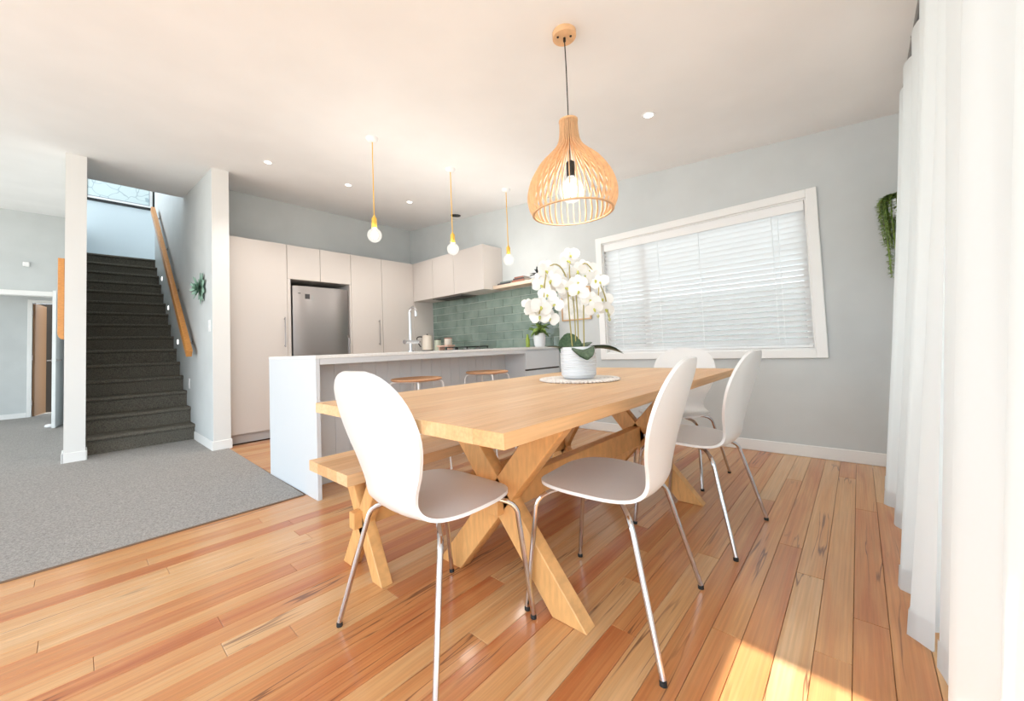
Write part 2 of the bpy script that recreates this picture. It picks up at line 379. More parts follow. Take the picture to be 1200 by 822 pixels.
# curtained wall: header and glazed doors behind the curtains
wallp('wall_curtain_return', 3.45, XW, YR-.12, YR)
struct(box('wall_curtain_header', -.6, 3.45, YR-.12, YR, 2.28, ceil(YR-.12)+.01, M['wall']))
d1 = struct(bpy.data.objects.new('door_1', None)); COL.objects.link(d1); d1.location = (2.2, YR-.06, 0); d1['_base'] = tuple(d1.location)
for x0, x1 in ((.55, 1.5), (1.5, 2.48), (2.48, 3.45)):
    fr = MB(); y0, y1 = YR-.08, YR-.04
    fr.box(x0, x0+.05, y0, y1, 0, 2.28); fr.box(x1-.05, x1, y0, y1, 0, 2.28); fr.box(x0+.05, x1-.05, y0, y1, 0, .09); fr.box(x0+.05, x1-.05, y0, y1, 2.21, 2.28)
    leaf = fr.build('door_leaf', M['trim'], d1, bevel=.003)
    box('pane', x0+.05, x1-.05, YR-.063, YR-.057, .09, 2.21, M['glass'], leaf)
# skirtings
def skirt(name, x0, x1, y0, y1, h=.09):
    return struct(box(name, x0, x1, y0, y1, .0, h, M['trim'], bevel=.004))
skirt('baseboard_right', XW-.014, XW, YR, 2.5)
skirt('baseboard_stair_wall', .931, .945, 4.70, 5.57, .095)
skirt('baseboard_wall_end', .931, 1.105, 4.694, 4.710, .095)
skirt('baseboard_pillar', -.093, .072, 5.36, 5.376, .095)
skirt('baseboard_pillar_left', -.095, -.081, 5.36, 5.6, .095)
skirt('baseboard_pillar_right', .062, .074, 5.36, 5.59, .095)
struct(box('ground', -25, 30, -25, 25, -.30, -.14, M['ground']))  # unseen ground, coloured pale to bounce light up to the ceiling

# ---- window with trim, frame, panes, blind
w = struct(bpy.data.objects.new('window_1', None)); COL.objects.link(w); w.location = (XW, 1.08, WZ0); w['_base'] = tuple(w.location)
def ring(y0, y1, z0, z1, t, x0, x1):
    r = MB(); r.box(x0, x1, y0, y0+t, z0, z1); r.box(x0, x1, y1-t, y1, z0, z1); r.box(x0, x1, y0+t, y1-t, z0, z0+t); r.box(x0, x1, y0+t, y1-t, z1-t, z1); return r
ring(.170, 1.995, .755, 2.050, .066, XW-.02, XW+.0).build('architrave', M['trim'], w, bevel=.003)
ring(WY0, WY1, WZ0, WZ1, .012, XW, XW+.10).build('reveal', M['trim'], w)
fr = ring(WY0+.012, WY1-.012, WZ0+.012, WZ1-.012, .04, XW+.085, XW+.115); fr.box(XW+.085, XW+.115, 1.49, 1.55, WZ0+.05, WZ1-.05)
wf = fr.build('window_frame', M['trim'], w, bevel=.003)
for a, b in ((WY0+.05, 1.49), (1.55, WY1-.05)): box('pane', XW+.098, XW+.103, a, b, WZ0+.05, WZ1-.05, M['glass'], wf)
bl = thing('venetian_blind', 'wide white slatted venetian blind lowered in the window beyond the table', 'blind', (XW+.03, 1.08, WZ0+.012))
box('valance', XW+.002, XW+.018, WY0+.016, WY1-.016, 1.895, 1.972, M['white'], bl, bevel=.003)
box('headrail', XW+.02, XW+.06, WY0+.018, WY1-.018, 1.925, 1.972, M['white'], bl)
box('bottom_rail', XW+.012, XW+.052, WY0+.018, WY1-.018, .835, .852, M['white'], bl, bevel=.003)
sl = MB(); L_ = (WY1-WY0)/2-.018; nn = 5; wS = .0485; ta = R(48)
top = []; 
for k in range(nn+1):
    u = (k/nn-.5)*wS; c = .003*(1-(2*k/nn-1)**2)
    top.append((-u*math.cos(ta)+c*math.sin(ta)*0, u*math.sin(ta), c))
rows = [[(x, y, z+c) for x, z, c in top] for y in (-L_, L_)]
sl.grid(rows); rows2 = [[(x, y, z+c-.0022) for x, z, c in top] for y in (-L_, L_)]; sl.grid(rows2)
zs = [.892+.044*i for i in range(24)]
s0 = None
for z in zs:
    if s0 is None:
        s0 = sl.build('slat', M['blind'], bl, world=False, smooth=0); o = s0
    else:
        o = s0.copy(); COL.objects.link(o)
    o.location = (XW+.032-bl.location.x, 1.0825-bl.location.y, z-bl.location.z)
for y in (.42, .46, 1.0, 1.36, 1.75):
    MB().tube([(XW+.008, y, 1.93), (XW+.008, y, .85)], .0018, 5).build('ladder_cord', M['white'], bl)
# fence outside the window
fe = thing('board_fence', 'dark stained board fence glimpsed through the bottom of the blind', 'fence', (6.6, 1.5, -.14))
for i in range(30): box('plank', 6.6, 6.62, -3+i*.3, -2.7005+i*.3, -.14, 1.62+.01*(i % 3), M['fence'], fe)

# ================================================================== STAIRS
st = thing('staircase', 'straight carpeted staircase rising between the white pillar and the handrail wall', 'stairs', (.5, 5.6, 0))
for i in range(15):
    y0 = 5.585+i*.2335; z1 = .1795*(i+1); z0 = max(0.004, z1-.36); y1 = y0+.27 if i < 14 else 8.93
    m_ = MB(); nose = .022
    pr = [(y0+.02, z0), (y1, z0), (y1, z1), (y0+nose*.5, z1)]
    pr += [(y0+nose*.5-nose*math.sin(a), z1-nose+nose*math.cos(a)) for a in [R(q) for q in (20, 45, 70, 95, 125, 150)]]
    pr += [(y0+.014, z1-2*nose)]
    m_.prism(pr, 'x', .064, .943)
    m_.build('stair_step', M['stair'], st, smooth=40)
struct(box('floor_landing', .064, 3.2, 8.932, 9.799, 2.50, .1795*15, M['stair']))
# handrail
hr = thing('handrail', 'orange timber handrail sloping up the right wall of the staircase', 'handrail', (.87, 5.43, .95))
a = Vector((.87, 5.43, .985)); b = Vector((.87, 8.45, 3.46)); d = (b-a).normalized(); nrm = Vector((0, -d.z, d.y))
def bar(p, q, wx, wn, up):
    vs = []
    for c in (p, q):
        for sx, sn in ((-1, -1), (1, -1), (1, 1), (-1, 1)): vs.append(c+Vector((sx*wx/2, 0, 0))+up*sn*wn/2)
    return MB().add(vs, [(0, 3, 2, 1), (4, 5, 6, 7), (0, 1, 5, 4), (1, 2, 6, 5), (2, 3, 7, 6), (3, 0, 4, 7)])
hrb = bar(a, b, .056, .09, nrm).build('rail', M['rail'], hr, bevel=.006, seg=2)
for t in (.08, .38, .68, .96):
    p = a+(b-a)*t-nrm*.045
    MB().tube(bez(p, p+Vector((.03, 0, -.04)), p+Vector((.072, 0, -.03)), 5), .006, 6).tube([p+Vector((.066, 0, -.03)), p+Vector((.074, 0, -.03))], .022, 12).build('bracket', M['steel'], hr)
for (y, z), lb in zip(((6.62, 1.162), (7.40, 1.70), (8.03, 2.23)), ('lowest of the three small step lights beside the stairs', 'middle of the three small step lights beside the stairs', 'highest of the three small step lights beside the stairs')):
    t_ = thing('step_light', lb, 'light', (.945, y, z), group='recessed step lights')
    box('bezel', .937, .946, y-.04, y+.04, z-.04, z+.04, M['white'], t_, bevel=.002)
    box('lens', .934, .938, y-.026, y+.026, z-.026, z+.026, M['steplight'], t_)
for y, z, lb, hh in ((4.83, 1.26, 'white light switch on the wall end above the skirting', .06), (5.90, .63, 'low white socket plate on stair wall beside the lower steps', .06)):
    t_ = thing('wall_switch' if z > 1 else 'wall_socket', lb, 'switch' if z > 1 else 'socket', (.945, y, z))
    box('plate', .938, .946, y-.038, y+.038, z-.06, z+.06, M['white'], t_, bevel=.002)
    box('rocker', .934, .939, y-.012, y+.012, z-.022, z+.022, M['white'], t_, bevel=.001)
# framed map upstairs
mp_ = thing('framed_map', 'large black framed line map on the wall above the stairs', 'picture', (.1, 9.79, 3.83))
ring_x = MB(); X0, X1, Z0, Z1 = -.0+.075, 1.045, 3.83, 4.75
for q in ((X0, X1, Z0, Z0+.042), (X0, X1, Z1-.042, Z1), (X0, X0+.042, Z0, Z1), (X1-.042, X1, Z0, Z1)): ring_x.box(q[0], q[1], 9.765, 9.80, q[2], q[3])
ring_x.build('frame', M['frameblk'], mp_)
box('mount', X0+.02, X1-.02, 9.782, 9.79, Z0+.02, Z1-.02, M['white'], mp_)
mm = mat('map_print', srgb(190, 206, 208), .6); nt, N, L, bb = NT(mm)
tc = N.new('ShaderNodeTexCoord'); vo = N.new('ShaderNodeTexVoronoi'); vo.feature = 'DISTANCE_TO_EDGE'; vo.inputs['Scale'].default_value = 5.5
no = N.new('ShaderNodeTexNoise'); no.inputs['Scale'].default_value = 3; mx = N.new('ShaderNodeMixRGB'); mx.inputs[0].default_value = .25
L.new(tc.outputs['Object'], mx.inputs[1]); L.new(tc.outputs['Object'], no.inputs['Vector']); L.new(no.outputs[1], mx.inputs[2]); L.new(mx.outputs[0], vo.inputs['Vector'])
rp = N.new('ShaderNodeValToRGB'); rp.color_ramp.elements[0].position = .012; rp.color_ramp.elements[0].color = srgb(158, 176, 184); rp.color_ramp.elements[1].position = .03; rp.color_ramp.elements[1].color = srgb(196, 210, 212)
L.new(vo.outputs[0], rp.inputs[0]); L.new(rp.outputs[0], bb.inputs['Base Color'])
box('map_sheet', X0+.02, X1-.085, 9.777, 9.783, Z0+.085, Z1-.085, mm, mp_)
bd = MB()
for q in ((X0+.02, X1-.085, Z0+.083, Z0+.09), (X1-.092, X1-.085, Z0+.09, Z1-.09)): bd.box(q[0], q[1], 9.774, 9.778, q[2], q[3])
bd.build('map_border', mat('grey_ink', srgb(110, 120, 140), .7), mp_)
# timber board left of the pillar
tb = MB(); pr = [(0, 0)]
o = MB().prism([(-.128, 1.94), (-.128, 1.215), (-.122, 1.185), (-.108, 1.165), (-.084, 1.155), (-.084, 1.94)], 'y', 5.5, 5.56).build('timber_rail_end', M['rail'], bevel=.003, loc=(-.1, 5.53, 1.16))
tag(o, 'upright timber board with rounded lower corner fixed behind left white pillar', 'board')
o = box('alarm_sensor', -.575, -.505, 9.165, 9.2, 2.44, 2.51, M['white'], bevel=.008); tag(o, 'small white sensor box high on the hall wall', 'sensor')
# hall door, open towards the viewer, and the brown door ajar beyond
d2 = struct(bpy.data.objects.new('door_2', None)); COL.objects.link(d2); d2.location = (-.2, 9.18, 0); d2['_base'] = tuple(d2.location)
dl = MB().prism([(-.245, 8.405), (-.207, 8.40), (-.093, 9.16), (-.131, 9.165)], 'z', .012, 1.993).build('door_leaf', M['door'], d2, bevel=.003)
for sx in (-1, 1):
    x = -.242 if sx < 0 else -.204
    MB().tube([(x, 8.46, .98), (x+sx*.045, 8.46, .98), (x+sx*.05, 8.58, .98)], .009, 8).tube([(x, 8.46, .98), (x+sx*.008, 8.46, .98)], .026, 14).build('door_handle', M['steel'], d2)
o = MB().lathe([(.03, 0), (.045, .01), (.045, .03), (.03, .045), (.012, .05)], 16, (-.275, 8.62, .006)).build('door_stop', M['white'], loc=(-.275, 8.62, .006)); tag(o, 'round white door stop on carpet at the open hall door', 'door stop')
d3 = struct(bpy.data.objects.new('door_3', None)); COL.objects.link(d3); d3.location = (-.545, 10.72, 0); d3['_base'] = tuple(d3.location)
dm = MB(); dm.prism([(-.545, 10.72), (-.515, 10.71), (-.40, 11.25), (-.43, 11.26)], 'z', .012, 2.03); dm.build('door_leaf', M['brown'], d3)
for z in (.25, 1.05, 1.85): box('hinge', -.553, -.541, 10.66, 10.685, z-.05, z+.05, M['steel'], d3)

# succulent ornament on the stair wall
su = thing('succulent_wall_ornament', 'grey green artificial succulent rosette hung on the stair wall', 'wall ornament', (.945, 5.13, 1.69))
lf = MB()
def leafmesh(L, W, curve, thick=.004, n=7, e=.75, fold=.18):
    m_ = MB(); rows = []; rows2 = []
    for i in range(n+1):
        t = i/n; w_ = W*math.sin(math.pi*min(.97, .12+t*.86))**e if t < .999 else W*.12
        x = L*t; z = curve*t*t
        rows.append([(x, -w_, z+fold*w_), (x, 0, z), (x, w_, z+fold*w_)]); rows2.append([(x, -w_, z+fold*w_-thick), (x, 0, z-thick), (x, w_, z+fold*w_-thick)])
    m_.grid(rows); m_.grid(rows2); return m_
lm = leafmesh(.15, .036, .03); l0 = None
for ring_i, (cnt, tilt, sc) in enumerate(((9, 12, 1.15), (7, 35, .9), (5, 62, .6))):
    for k in range(cnt):
        o = (lm.build('leaf', M['succ'], su, world=False) if l0 is None else l0.copy())
        if l0 is None: l0 = o
        else: COL.objects.link(o); 
        ang = 2*math.pi*k/cnt+ring_i*.4
        rad = Vector((0, math.cos(ang), math.sin(ang))); out = Vector((-1, 0, 0))
        xa = (rad*math.cos(R(tilt))+out*math.sin(R(tilt))).normalized(); ya = rad.cross(out).normalized(); za = xa.cross(ya)
        mt = Matrix((xa, ya, za)).transposed().to_4x4(); mt = Matrix.Translation(out*(.015+.012*ring_i)) @ mt @ Matrix.Scale(sc, 4)
        o.matrix_basis = mt
MB().lathe([(.02, -.012), (.035, 0), (.02, .012)], 10).build('leaf_base', M['dirt'], su, world=False)

# ================================================================== KITCHEN
YC = 4.82; ZT = 2.232; XF = 3.50
def cabinet(name, label, x0, x1, y0, y1, z0, z1, group=None):
    t = thing(name, label, 'cabinet', ((x0+x1)/2, y1, z0), group=group)
    return t
def bar_handle(x, y, z0, z1, parent):
    m_ = MB(); m_.tube([(x, y-.032, z0), (x, y-.032, z1)], .006, 8)
    for z in (z0+.02, z1-.02): m_.tube([(x, y, z), (x, y-.032, z)], .005, 6)
    return m_.build('handle', M['steel'], parent)
G = .0018
TG = 'tall cream kitchen cabinets'
def tall(x0, x1, label, hx=None):
    t = cabinet('tall_cabinet', label, x0, x1, YC, YB, 0, ZT, TG)
    box('carcass', x0+.001, x1-.001, YC+.02, YB-.004, .10, ZT-.002, M['cabin'], t)
    box('kickboard', x0+.001, x1-.001, YC+.055, YC+.07, 0, .10, M['cab'], t)
    dr = box('door', x0+G, x1-G, YC, YC+.02, .103, ZT, M['cab'], t, bevel=.0012)
    if hx: bar_handle(hx, YC, 1.02, 1.37, dr)
    return t
tall(1.096, 1.700, 'widest tall cream cabinet at left of the fridge with bar handle', 1.662)
tall(2.500, 2.960, 'tall cream cabinet right of the fridge with bar handle', 2.895)
tall(2.962, 3.500, 'tall cream cabinet in the corner behind the tap', None)
# fridge alcove
al = thing('fridge_surround', 'cream panels framing the recess around the fridge', 'panel', (2.1, YC, 0))
box('side_panel', 1.702, 1.737, YC, YB-.004, 0, 1.826, M['cab'], al); box('side_panel', 2.478, 2.498, YC, YB-.004, 0, 1.826, M['cab'], al)
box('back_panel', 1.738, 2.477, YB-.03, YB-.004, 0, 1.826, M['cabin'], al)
for x0, x1, lb in ((1.702, 2.092, 'left cream cupboard above the fridge'), (2.094, 2.498, 'right cream cupboard above the fridge')):
    t = cabinet('over_fridge_cabinet', lb, x0, x1, YC, YB, 1.828, ZT, 'cupboards above the fridge')
    box('carcass', x0, x1, YC+.02, YB-.004, 1.828, ZT-.002, M['cab'], t); box('door', x0+G, x1-G, YC, YC+.0195, 1.829, ZT, M['cab'], t, bevel=.0012)
o = box('corner_filler', 3.502, XW-.002, YC, YB-.004, 0, ZT, M['cab']); tag(o, 'plain cream panel closing corner between tall cabinets and tiles', 'panel')
# fridge
fr = thing('fridge', 'stainless steel fridge with curved doors in the cream recess', 'fridge', (2.11, YC+.35, 0))
box('cabinet', 1.752, 2.462, YC+.06, YB-.06, .03, 1.745, mat('dark_grey_fridge_side', srgb(78, 78, 80), .5), fr, bevel=.006)
def fdoor(z0, z1):
    m_ = MB(); n = 12; pr = [(1.765, YC+.055)]
    for i in range(n+1):
        t = i/n; x = 1.765+(2.455-1.765)*t; pr.append((x, YC+.02-.028*(1-(2*t-1)**4)))
    pr.append((2.455, YC+.055)); m_.prism(pr, 'z', z0, z1); return m_.build('door', M['steel'], fr, bevel=.0)
du = fdoor(.72, 1.755); dd = fdoor(.06, .712)
for p_, z0, z1 in ((du, .76, 1.15), (dd, .35, .68)):
    MB().tube([(2.43, YC, z0), (2.43, YC-.045, z0+.03), (2.43, YC-.045, z1-.03), (2.43, YC, z1)], .01, 8).build('handle', M['steel'], p_)
o_ = MB().box(1.90, 1.955, YC-.0095, YC-.0065, 1.60, 1.66); o_.build('sticker', mat('dark_sticker', srgb(60, 58, 60), .6), du)
MB().box(1.82, 1.85, YC-.007, YC-.004, 1.66, 1.668).build('badge', M['black'], du)
for x, hgt in ((1.97, .07),): MB().box(x, x+.03, YC-.0095, YC-.007, 1.585, 1.65).build('sticker', mat('grey_sticker', srgb(150, 148, 146), .5), du)

# overhead cabinets on the window wall
UG = 'overhead cabinets above the tiles'
for y0, y1, lb in ((4.36, 4.818, 'overhead cream cabinet nearest the corner'), (3.905, 4.358, 'middle overhead cream cabinet over the cooktop'), (3.345, 3.903, 'overhead cream cabinet at the open end beside the shelf')):
    t = thing('overhead_cabinet', lb, 'cabinet', (XW, (y0+y1)/2, 1.665), group=UG)
    box('carcass', XF+.02, XW-.004, y0+.0005, y1-.0005, 1.665, ZT-.002, M['cab'], t)
    box('door', XF, XF+.0195, y0+G, y1-G, 1.662, ZT, M['cab'], t, bevel=.0012)
rh = thing('range_hood', 'dark built-in rangehood under the overhead cabinets', 'rangehood', (3.68, 4.12, 1.66))
box('housing', 3.54, 3.83, 3.82, 4.42, 1.648, 1.664, M['steel'], rh, bevel=.003); box('filter', 3.57, 3.80, 3.86, 4.38, 1.643, 1.649, M['cabin'], rh)
# tiles
struct(box('wall_tile_backing', XW-.004, XW-.0005, 2.505, 4.81, .917, 1.664, M['grout']))
bk = [q for q in bpy.data.objects if q.name == 'wall_tile_backing'][0]; bk['_base'] = tuple(bk.location)
pz = .108; py = .3035; z = .9175; row = 0
tm = {}
while z < 1.66:
    z1 = min(z+pz, 1.663); y = 2.505-(py*.5 if row % 2 else 0)-.0; 
    y = 3.045-py*2-(py/2 if row % 2 == 0 else 0)
    while y < 4.81:
        a_, b_ = max(y, 2.506), min(y+py, 4.808)
        if b_-a_ > .03:
            o = MB().box(XW-.011, XW-.003, a_+.0026, b_-.0026, z+.0026, z1-.0026).build('tile', M['tile'], bk, bevel=.0012, smooth=0)
        y += py
    z = z1; row += 1
# base cabinets under the window-wall worktop
for y0, y1, lb in ((3.40, 4.0, 'base cabinet nearer the island behind worktop'), (4.002, 4.81, 'base cabinet below the cooktop')):
    t = thing('base_cabinet', lb, 'cabinet', (3.55, (y0+y1)/2, 0), group='base cabinets under the tiled wall')
    box('carcass', 3.26, XW-.004, y0, y1, .10, .894, M['cab'], t); box('kickboard', 3.30, 3.32, y0, y1, 0, .10, M['cab'], t)
    box('drawer', 3.24, 3.2595, y0+.002, y1-.002, .50, .885, M['cab'], t, bevel=.0012); box('drawer', 3.24, 3.2595, y0+.002, y1-.002, .105, .49, M['cab'], t, bevel=.0012)
o = box('worktop', 3.232, XW-.0005, 3.392, 4.815, .895, .915, M['bench'], bevel=.0015); tag(o, 'white stone worktop running below the green tiles', 'worktop')
# island
isl = thing('kitchen_island', 'long white kitchen island with pale grooved back panels', 'island', (2.1, 2.95, 0))
box('worktop', 1.048, XW-.001, 2.512, 3.390, .894, .916, M['bench'], isl, bevel=.0015)
box('end_panel', 1.05, 1.078, 2.516, 3.386, 0, .8935, M['islandend'], isl, bevel=.0015)
box('carcass', 1.079, 3.218, 2.815, 3.37, .0, .8935, M['cab'], isl)
nb = 19; xa = 1.0795; wb = (3.2185-xa)/nb
p0 = None
for i in range(nb):
    MB().box(xa+i*wb+.0006, xa+(i+1)*wb-.0006, 2.80, 2.8145, .0, .893).build('panel_board', M['island'], isl, bevel=.0022, smooth=0)
box('support_rail', 1.079, 3.218, 2.516, 2.56, .855, .8935, M['island'], isl)
dc = thing('drawer_cabinet', 'pale grey drawer cabinet at window end of island', 'cabinet', (3.54, 2.9, 0))
box('carcass', 3.2195, XW-.016, 2.535, 3.37, .0, .8935, M['island'], dc)
for z0 in (.669, .376): box('gap_shade_strip', 3.224, XW-.018, 2.524, 2.5348, z0, z0+.016, M['cabin'], dc)  # dark strips put the shade of the drawer gaps into colour
for z0, z1 in ((.686, .872), (.393, .668), (.09, .375)):
    box('drawer', 3.222, XW-.016, 2.516, 2.5345, z0, z1, M['islandend'], dc, bevel=.0012)
# tap
tp = thing('kitchen_tap', 'tall chrome gooseneck tap standing on the island', 'tap', (2.27, 3.2, .916))
pts = [(2.27, 3.2, .916), (2.27, 3.2, 1.2)]+[(2.27, 3.2-.05*(1-math.cos(a)), 1.30+.05*math.sin(a)) for a in [R(q) for q in range(0, 181, 20)]]+[(2.27, 3.1, 1.26)]
MB().tube(pts, .0115, 10).build('spout', M['chrome'], tp)
MB().lathe([(.028, 0), (.028, .008), (.018, .012)], 16, (2.27, 3.2, .916)).build('base', M['chrome'], tp)
MB().tube([(2.205, 3.2, 1.012), (2.36, 3.2, 1.012)], .019, 14).build('mixer_body', M['chrome'], tp)
MB().tube([(2.36, 3.2, 1.012), (2.385, 3.2, 1.012)], .012, 10).tube([(2.195, 3.2, 1.012), (2.206, 3.2, 1.012)], .021, 14).build('lever', M['steel'], tp)
# kettle
kt = thing('kettle', 'cream kettle standing on worktop in front of the tiles', 'kettle', (3.5, 4.52, .915))
MB().lathe([(.075, 0), (.082, .01), (.080, .012)], 24, (3.5, 4.52, .915)).build('base', M['black'], kt)
MB().lathe([(.076, .014), (.078, .03), (.076, .13), (.070, .215), (.055, .228)], 28, (3.5, 4.52, .915)).build('body', M['cream'], kt)
MB().lathe([(.014, .228), (.014, .24), (.006, .247)], 12, (3.5, 4.52, .915)).build('lid_knob', M['black'], kt)
MB().tube(bez((3.455, 4.575, 1.12), (3.38, 4.72, 1.15), (3.44, 4.60, .975), 8), .008, 8).build('handle', M['black'], kt)
# board with pots
sb = thing('serving_stand', 'small pinkish tray stand on worktop beside the kettle', 'stand', (3.5, 4.14, .915))
box('tray', 3.43, 3.57, 4.00, 4.23, .965, .985, M['pink'], sb, bevel=.003)
for y in (4.02, 4.2): box('foot', 3.45, 3.55, y-.01, y+.01, .9155, .965, M['pink'], sb)
for x, y, r_, h_, m_, lb in ((3.5, 4.06, .055, .085, 'cream', 'cream canister standing on the pinkish tray stand'),):
    o = thing('canister', lb, 'canister', (x, y, .985)); MB().lathe([(r_*.95, 0), (r_, .01), (r_, h_)], 20, (x, y, .9855)).build('body', M[m_], o); MB().lathe([(r_*1.02, 0), (r_*1.02, .012), (.01, .016)], 20, (x, y, .986+h_)).build('lid', M['book2'], o)
o = thing('canister', 'pale green tinted canister between the kettle and tray stand', 'canister', (3.56, 4.36, .915))
MB().lathe([(.045, 0), (.048, .01), (.048, .15)], 20, (3.56, 4.36, .915)).build('body', mat('sage_jar', srgb(186, 190, 170), .3), o); MB().lathe([(.049, 0), (.049, .012), (.01, .016)], 20, (3.56, 4.36, 1.065)).build('lid', M['black'], o)
# cooktop
ck = thing('gas_cooktop', 'black gas cooktop with cast iron grates on worktop', 'cooktop', (3.52, 3.75, .915))
box('plate', 3.30, 3.80, 3.50, 4.30-.36, .915, .921, M['black'], ck, bevel=.002)
for y0 in (3.52, 3.73):
    g = MB()
    for x in (3.34, 3.46, 3.58, 3.70): g.box(x, x+.012, y0, y0+.19, .943, .955)
    for y in (y0, y0+.09, y0+.178): g.box(3.33, 3.72, y, y+.012, .943, .955)
    for x in (3.335, 3.705):
        for y in (y0, y0+.178): g.box(x, x+.012, y, y+.012, .921, .943)
    g.build('grate', M['black'], ck)
    for x in (3.42, 3.62): MB().lathe([(.04, 0), (.04, .012), (.025, .018)], 18, (x, y0+.095, .921)).build('burner', M['steel'], ck)
# floating shelf and what stands on it
sh = box('floating_shelf', 3.66, XW-.012, 2.50, 3.343, 1.668, 1.71, M['shelfwood'], bevel=.002); tag(sh, 'pale raw timber floating shelf above the green tiles', 'shelf')
bz = 1.7105
for i, (y0, y1, x0, x1, h_, m_, lb) in enumerate(((3.08, 3.30, 3.70, 3.84, .026, 'book1', 'dark book at bottom of the shelf stack'), (3.06, 3.26, 3.71, 3.84, .018, 'book3', 'grey green book lying on the dark book'),
        (2.86, 3.05, 3.69, 3.84, .03, 'book2', 'rust coloured book lying flat mid shelf'), (2.87, 3.04, 3.70, 3.84, .022, 'book1', 'dark book lying on the rust coloured book'), (2.88, 3.02, 3.70, 3.83, .016, 'book2', 'thin rust book topmost of the shelf stack'))):
    zb = bz if i in (0, 2) else bz+(.026 if i == 1 else (.03 if i == 3 else .052))
    t = thing('book', lb, 'book', ((x0+x1)/2, (y0+y1)/2, zb), group='books lying on the floating shelf')
    cv = MB(); cv.box(x0, x1, y0, y1, zb, zb+.003); cv.box(x0, x1, y0, y1, zb+h_-.003, zb+h_); cv.box(x0, x0+.003, y0, y1, zb+.003, zb+h_-.003)
    cv.build('cover', M[m_], t); box('pages', x0+.004, x1-.002, y0+.003, y1-.003, zb+.0032, zb+h_-.0032, M['page'], t)
t = thing('small_pot_plant', 'tiny white pot with near-black leaves on shelf beside the books', 'plant', (3.76, 2.70, bz))
MB().lathe([(.035, 0), (.045, .07), (.04, .07), (.036, .06)], 18, (3.76, 2.70, bz)).build('pot', M['ceramic'], t)
lm2 = leafmesh(.12, .02, -.03); l1 = None
for k in range(16):
    o = lm2.build('leaf', M['darkleaf'], t, world=False) if l1 is None else l1.copy()
    if l1 is None: l1 = o
    else: COL.objects.link(o)
    o.location = (0, 0, .065); o.rotation_euler = (0, -R(random.uniform(5, 65)), 2*math.pi*k/16+random.uniform(-.2, .2)); o.scale = (random.uniform(.6, 1.0),)*3
# vase of white flowers on the bench end
def flower_mesh(s=1.0, lip=True):
    m_ = MB()
    def petal(ang, L, W, tilt, n=5):
        rows = []
        for i in range(n+1):
            t = i/n; w_ = W*(math.sin(math.pi*(.06+.90*t))**.6); r_ = .004+L*t; z_ = tilt*L*t*t - .0
            rr = []
            for v in (-1, -.5, 0, .5, 1):
                x, y = r_, w_*v; zz = z_+.10*w_*(v*v)
                rr.append((s*(x*math.cos(ang)-y*math.sin(ang)), s*(x*math.sin(ang)+y*math.cos(ang)), s*zz))
            rows.append(rr)
        m_.grid(rows)
    for a_ in (90, 210, 330): petal(R(a_), .042, .017, -.12)
    for a_ in (8, 172): m_.cur = 0; petal(R(a_), .046, .028, .02)
    if lip:
        m_.cur = 1; m_.tube([(0, 0, 0), (0, -.006*s, .012*s), (0, -.016*s, .016*s)], [.005*s, .006*s, .002*s], 6)
    return m_
def face(o, p, n, roll=0, sc=1.0):
    n = Vector(n).normalized(); q = n.to_track_quat('Z', 'Y'); o.location = p
    o.rotation_mode = 'QUATERNION'; o.rotation_quaternion = q @ Matrix.Rotation(roll, 3, 'Z').to_quaternion(); o.scale = (sc, sc, sc)
vs_ = thing('vase_of_flowers', 'white vase of white flowers on worktop in front of green tiles', 'vase', (3.62, 2.62, .916))
MB().lathe([(.05, 0), (.062, .02), (.068, .10), (.06, .155), (.055, .155), (.06, .10)], 24, (3.62, 2.62, .916)).build('vase', M['ceramic'], vs_)
fm = flower_mesh(1.5); f0 = None
random.seed(11)
for k in range(11):
    o = fm.build('flower', [M['petal'], M['lip']], vs_, world=False) if f0 is None else f0.copy()
    if f0 is None: f0 = o
    else: COL.objects.link(o)
    a_ = random.uniform(0, 2*math.pi); rr = random.uniform(.03, .14); p = Vector((rr*math.cos(a_)*.8, rr*math.sin(a_), .30+random.uniform(0, .2)))
    face(o, p, (-1+random.uniform(-.4, .4), -.8+random.uniform(-.5, .5), random.uniform(-.2, .6)), random.uniform(-.5, .5))
    MB().tube(bez((0, 0, .14), (p.x*.3, p.y*.3, p.z*.7), p, 4), .003, 5).build('stem', M['leaf'], vs_, world=False)
lm3 = leafmesh(.10, .022, -.02); l2 = None
for k in range(26):
    o = lm3.build('leaf', M['fern'], vs_, world=False) if l2 is None else l2.copy()
    if l2 is None: l2 = o
    else: COL.objects.link(o)
    a_ = 2*math.pi*k/26+random.uniform(-.3, .3); o.location = (.03*math.cos(a_), .03*math.sin(a_), .15+random.uniform(0, .10)); o.rotation_euler = (random.uniform(-.5, .5), -R(random.uniform(-40, 50)), a_)
# tall green candle/bottle beside vase
o = MB().lathe([(.02, 0), (.024, .01), (.024, .09), (.012, .12), (.012, .15)], 14).build('green_bottle', mat('yellow_green_glass', srgb(140, 160, 60), .3), loc=(0, 0, 0)); o.location = (3.60, 2.775, .916)
tag(o, 'small yellow green bottle beside the white vase', 'bottle')
# wooden-framed picture behind the orchid
pf = thing('framed_print', 'thin wood framed pale print on wall between tiles and window', 'picture', (XW, 2.27, 1.2))
fr_ = ring(2.085, 2.455, 1.197, 1.56, .014, XW-.022, XW-.001); fr_.build('frame', M['framewood'], pf)
pm = add_noise(mat('pale_print', srgb(226, 224, 218), .7), srgb(206, 206, 200), srgb(232, 230, 226), 14, 2)
box('print', XW-.012, XW-.004, 2.097, 2.443, 1.209, 1.548, pm, pf)

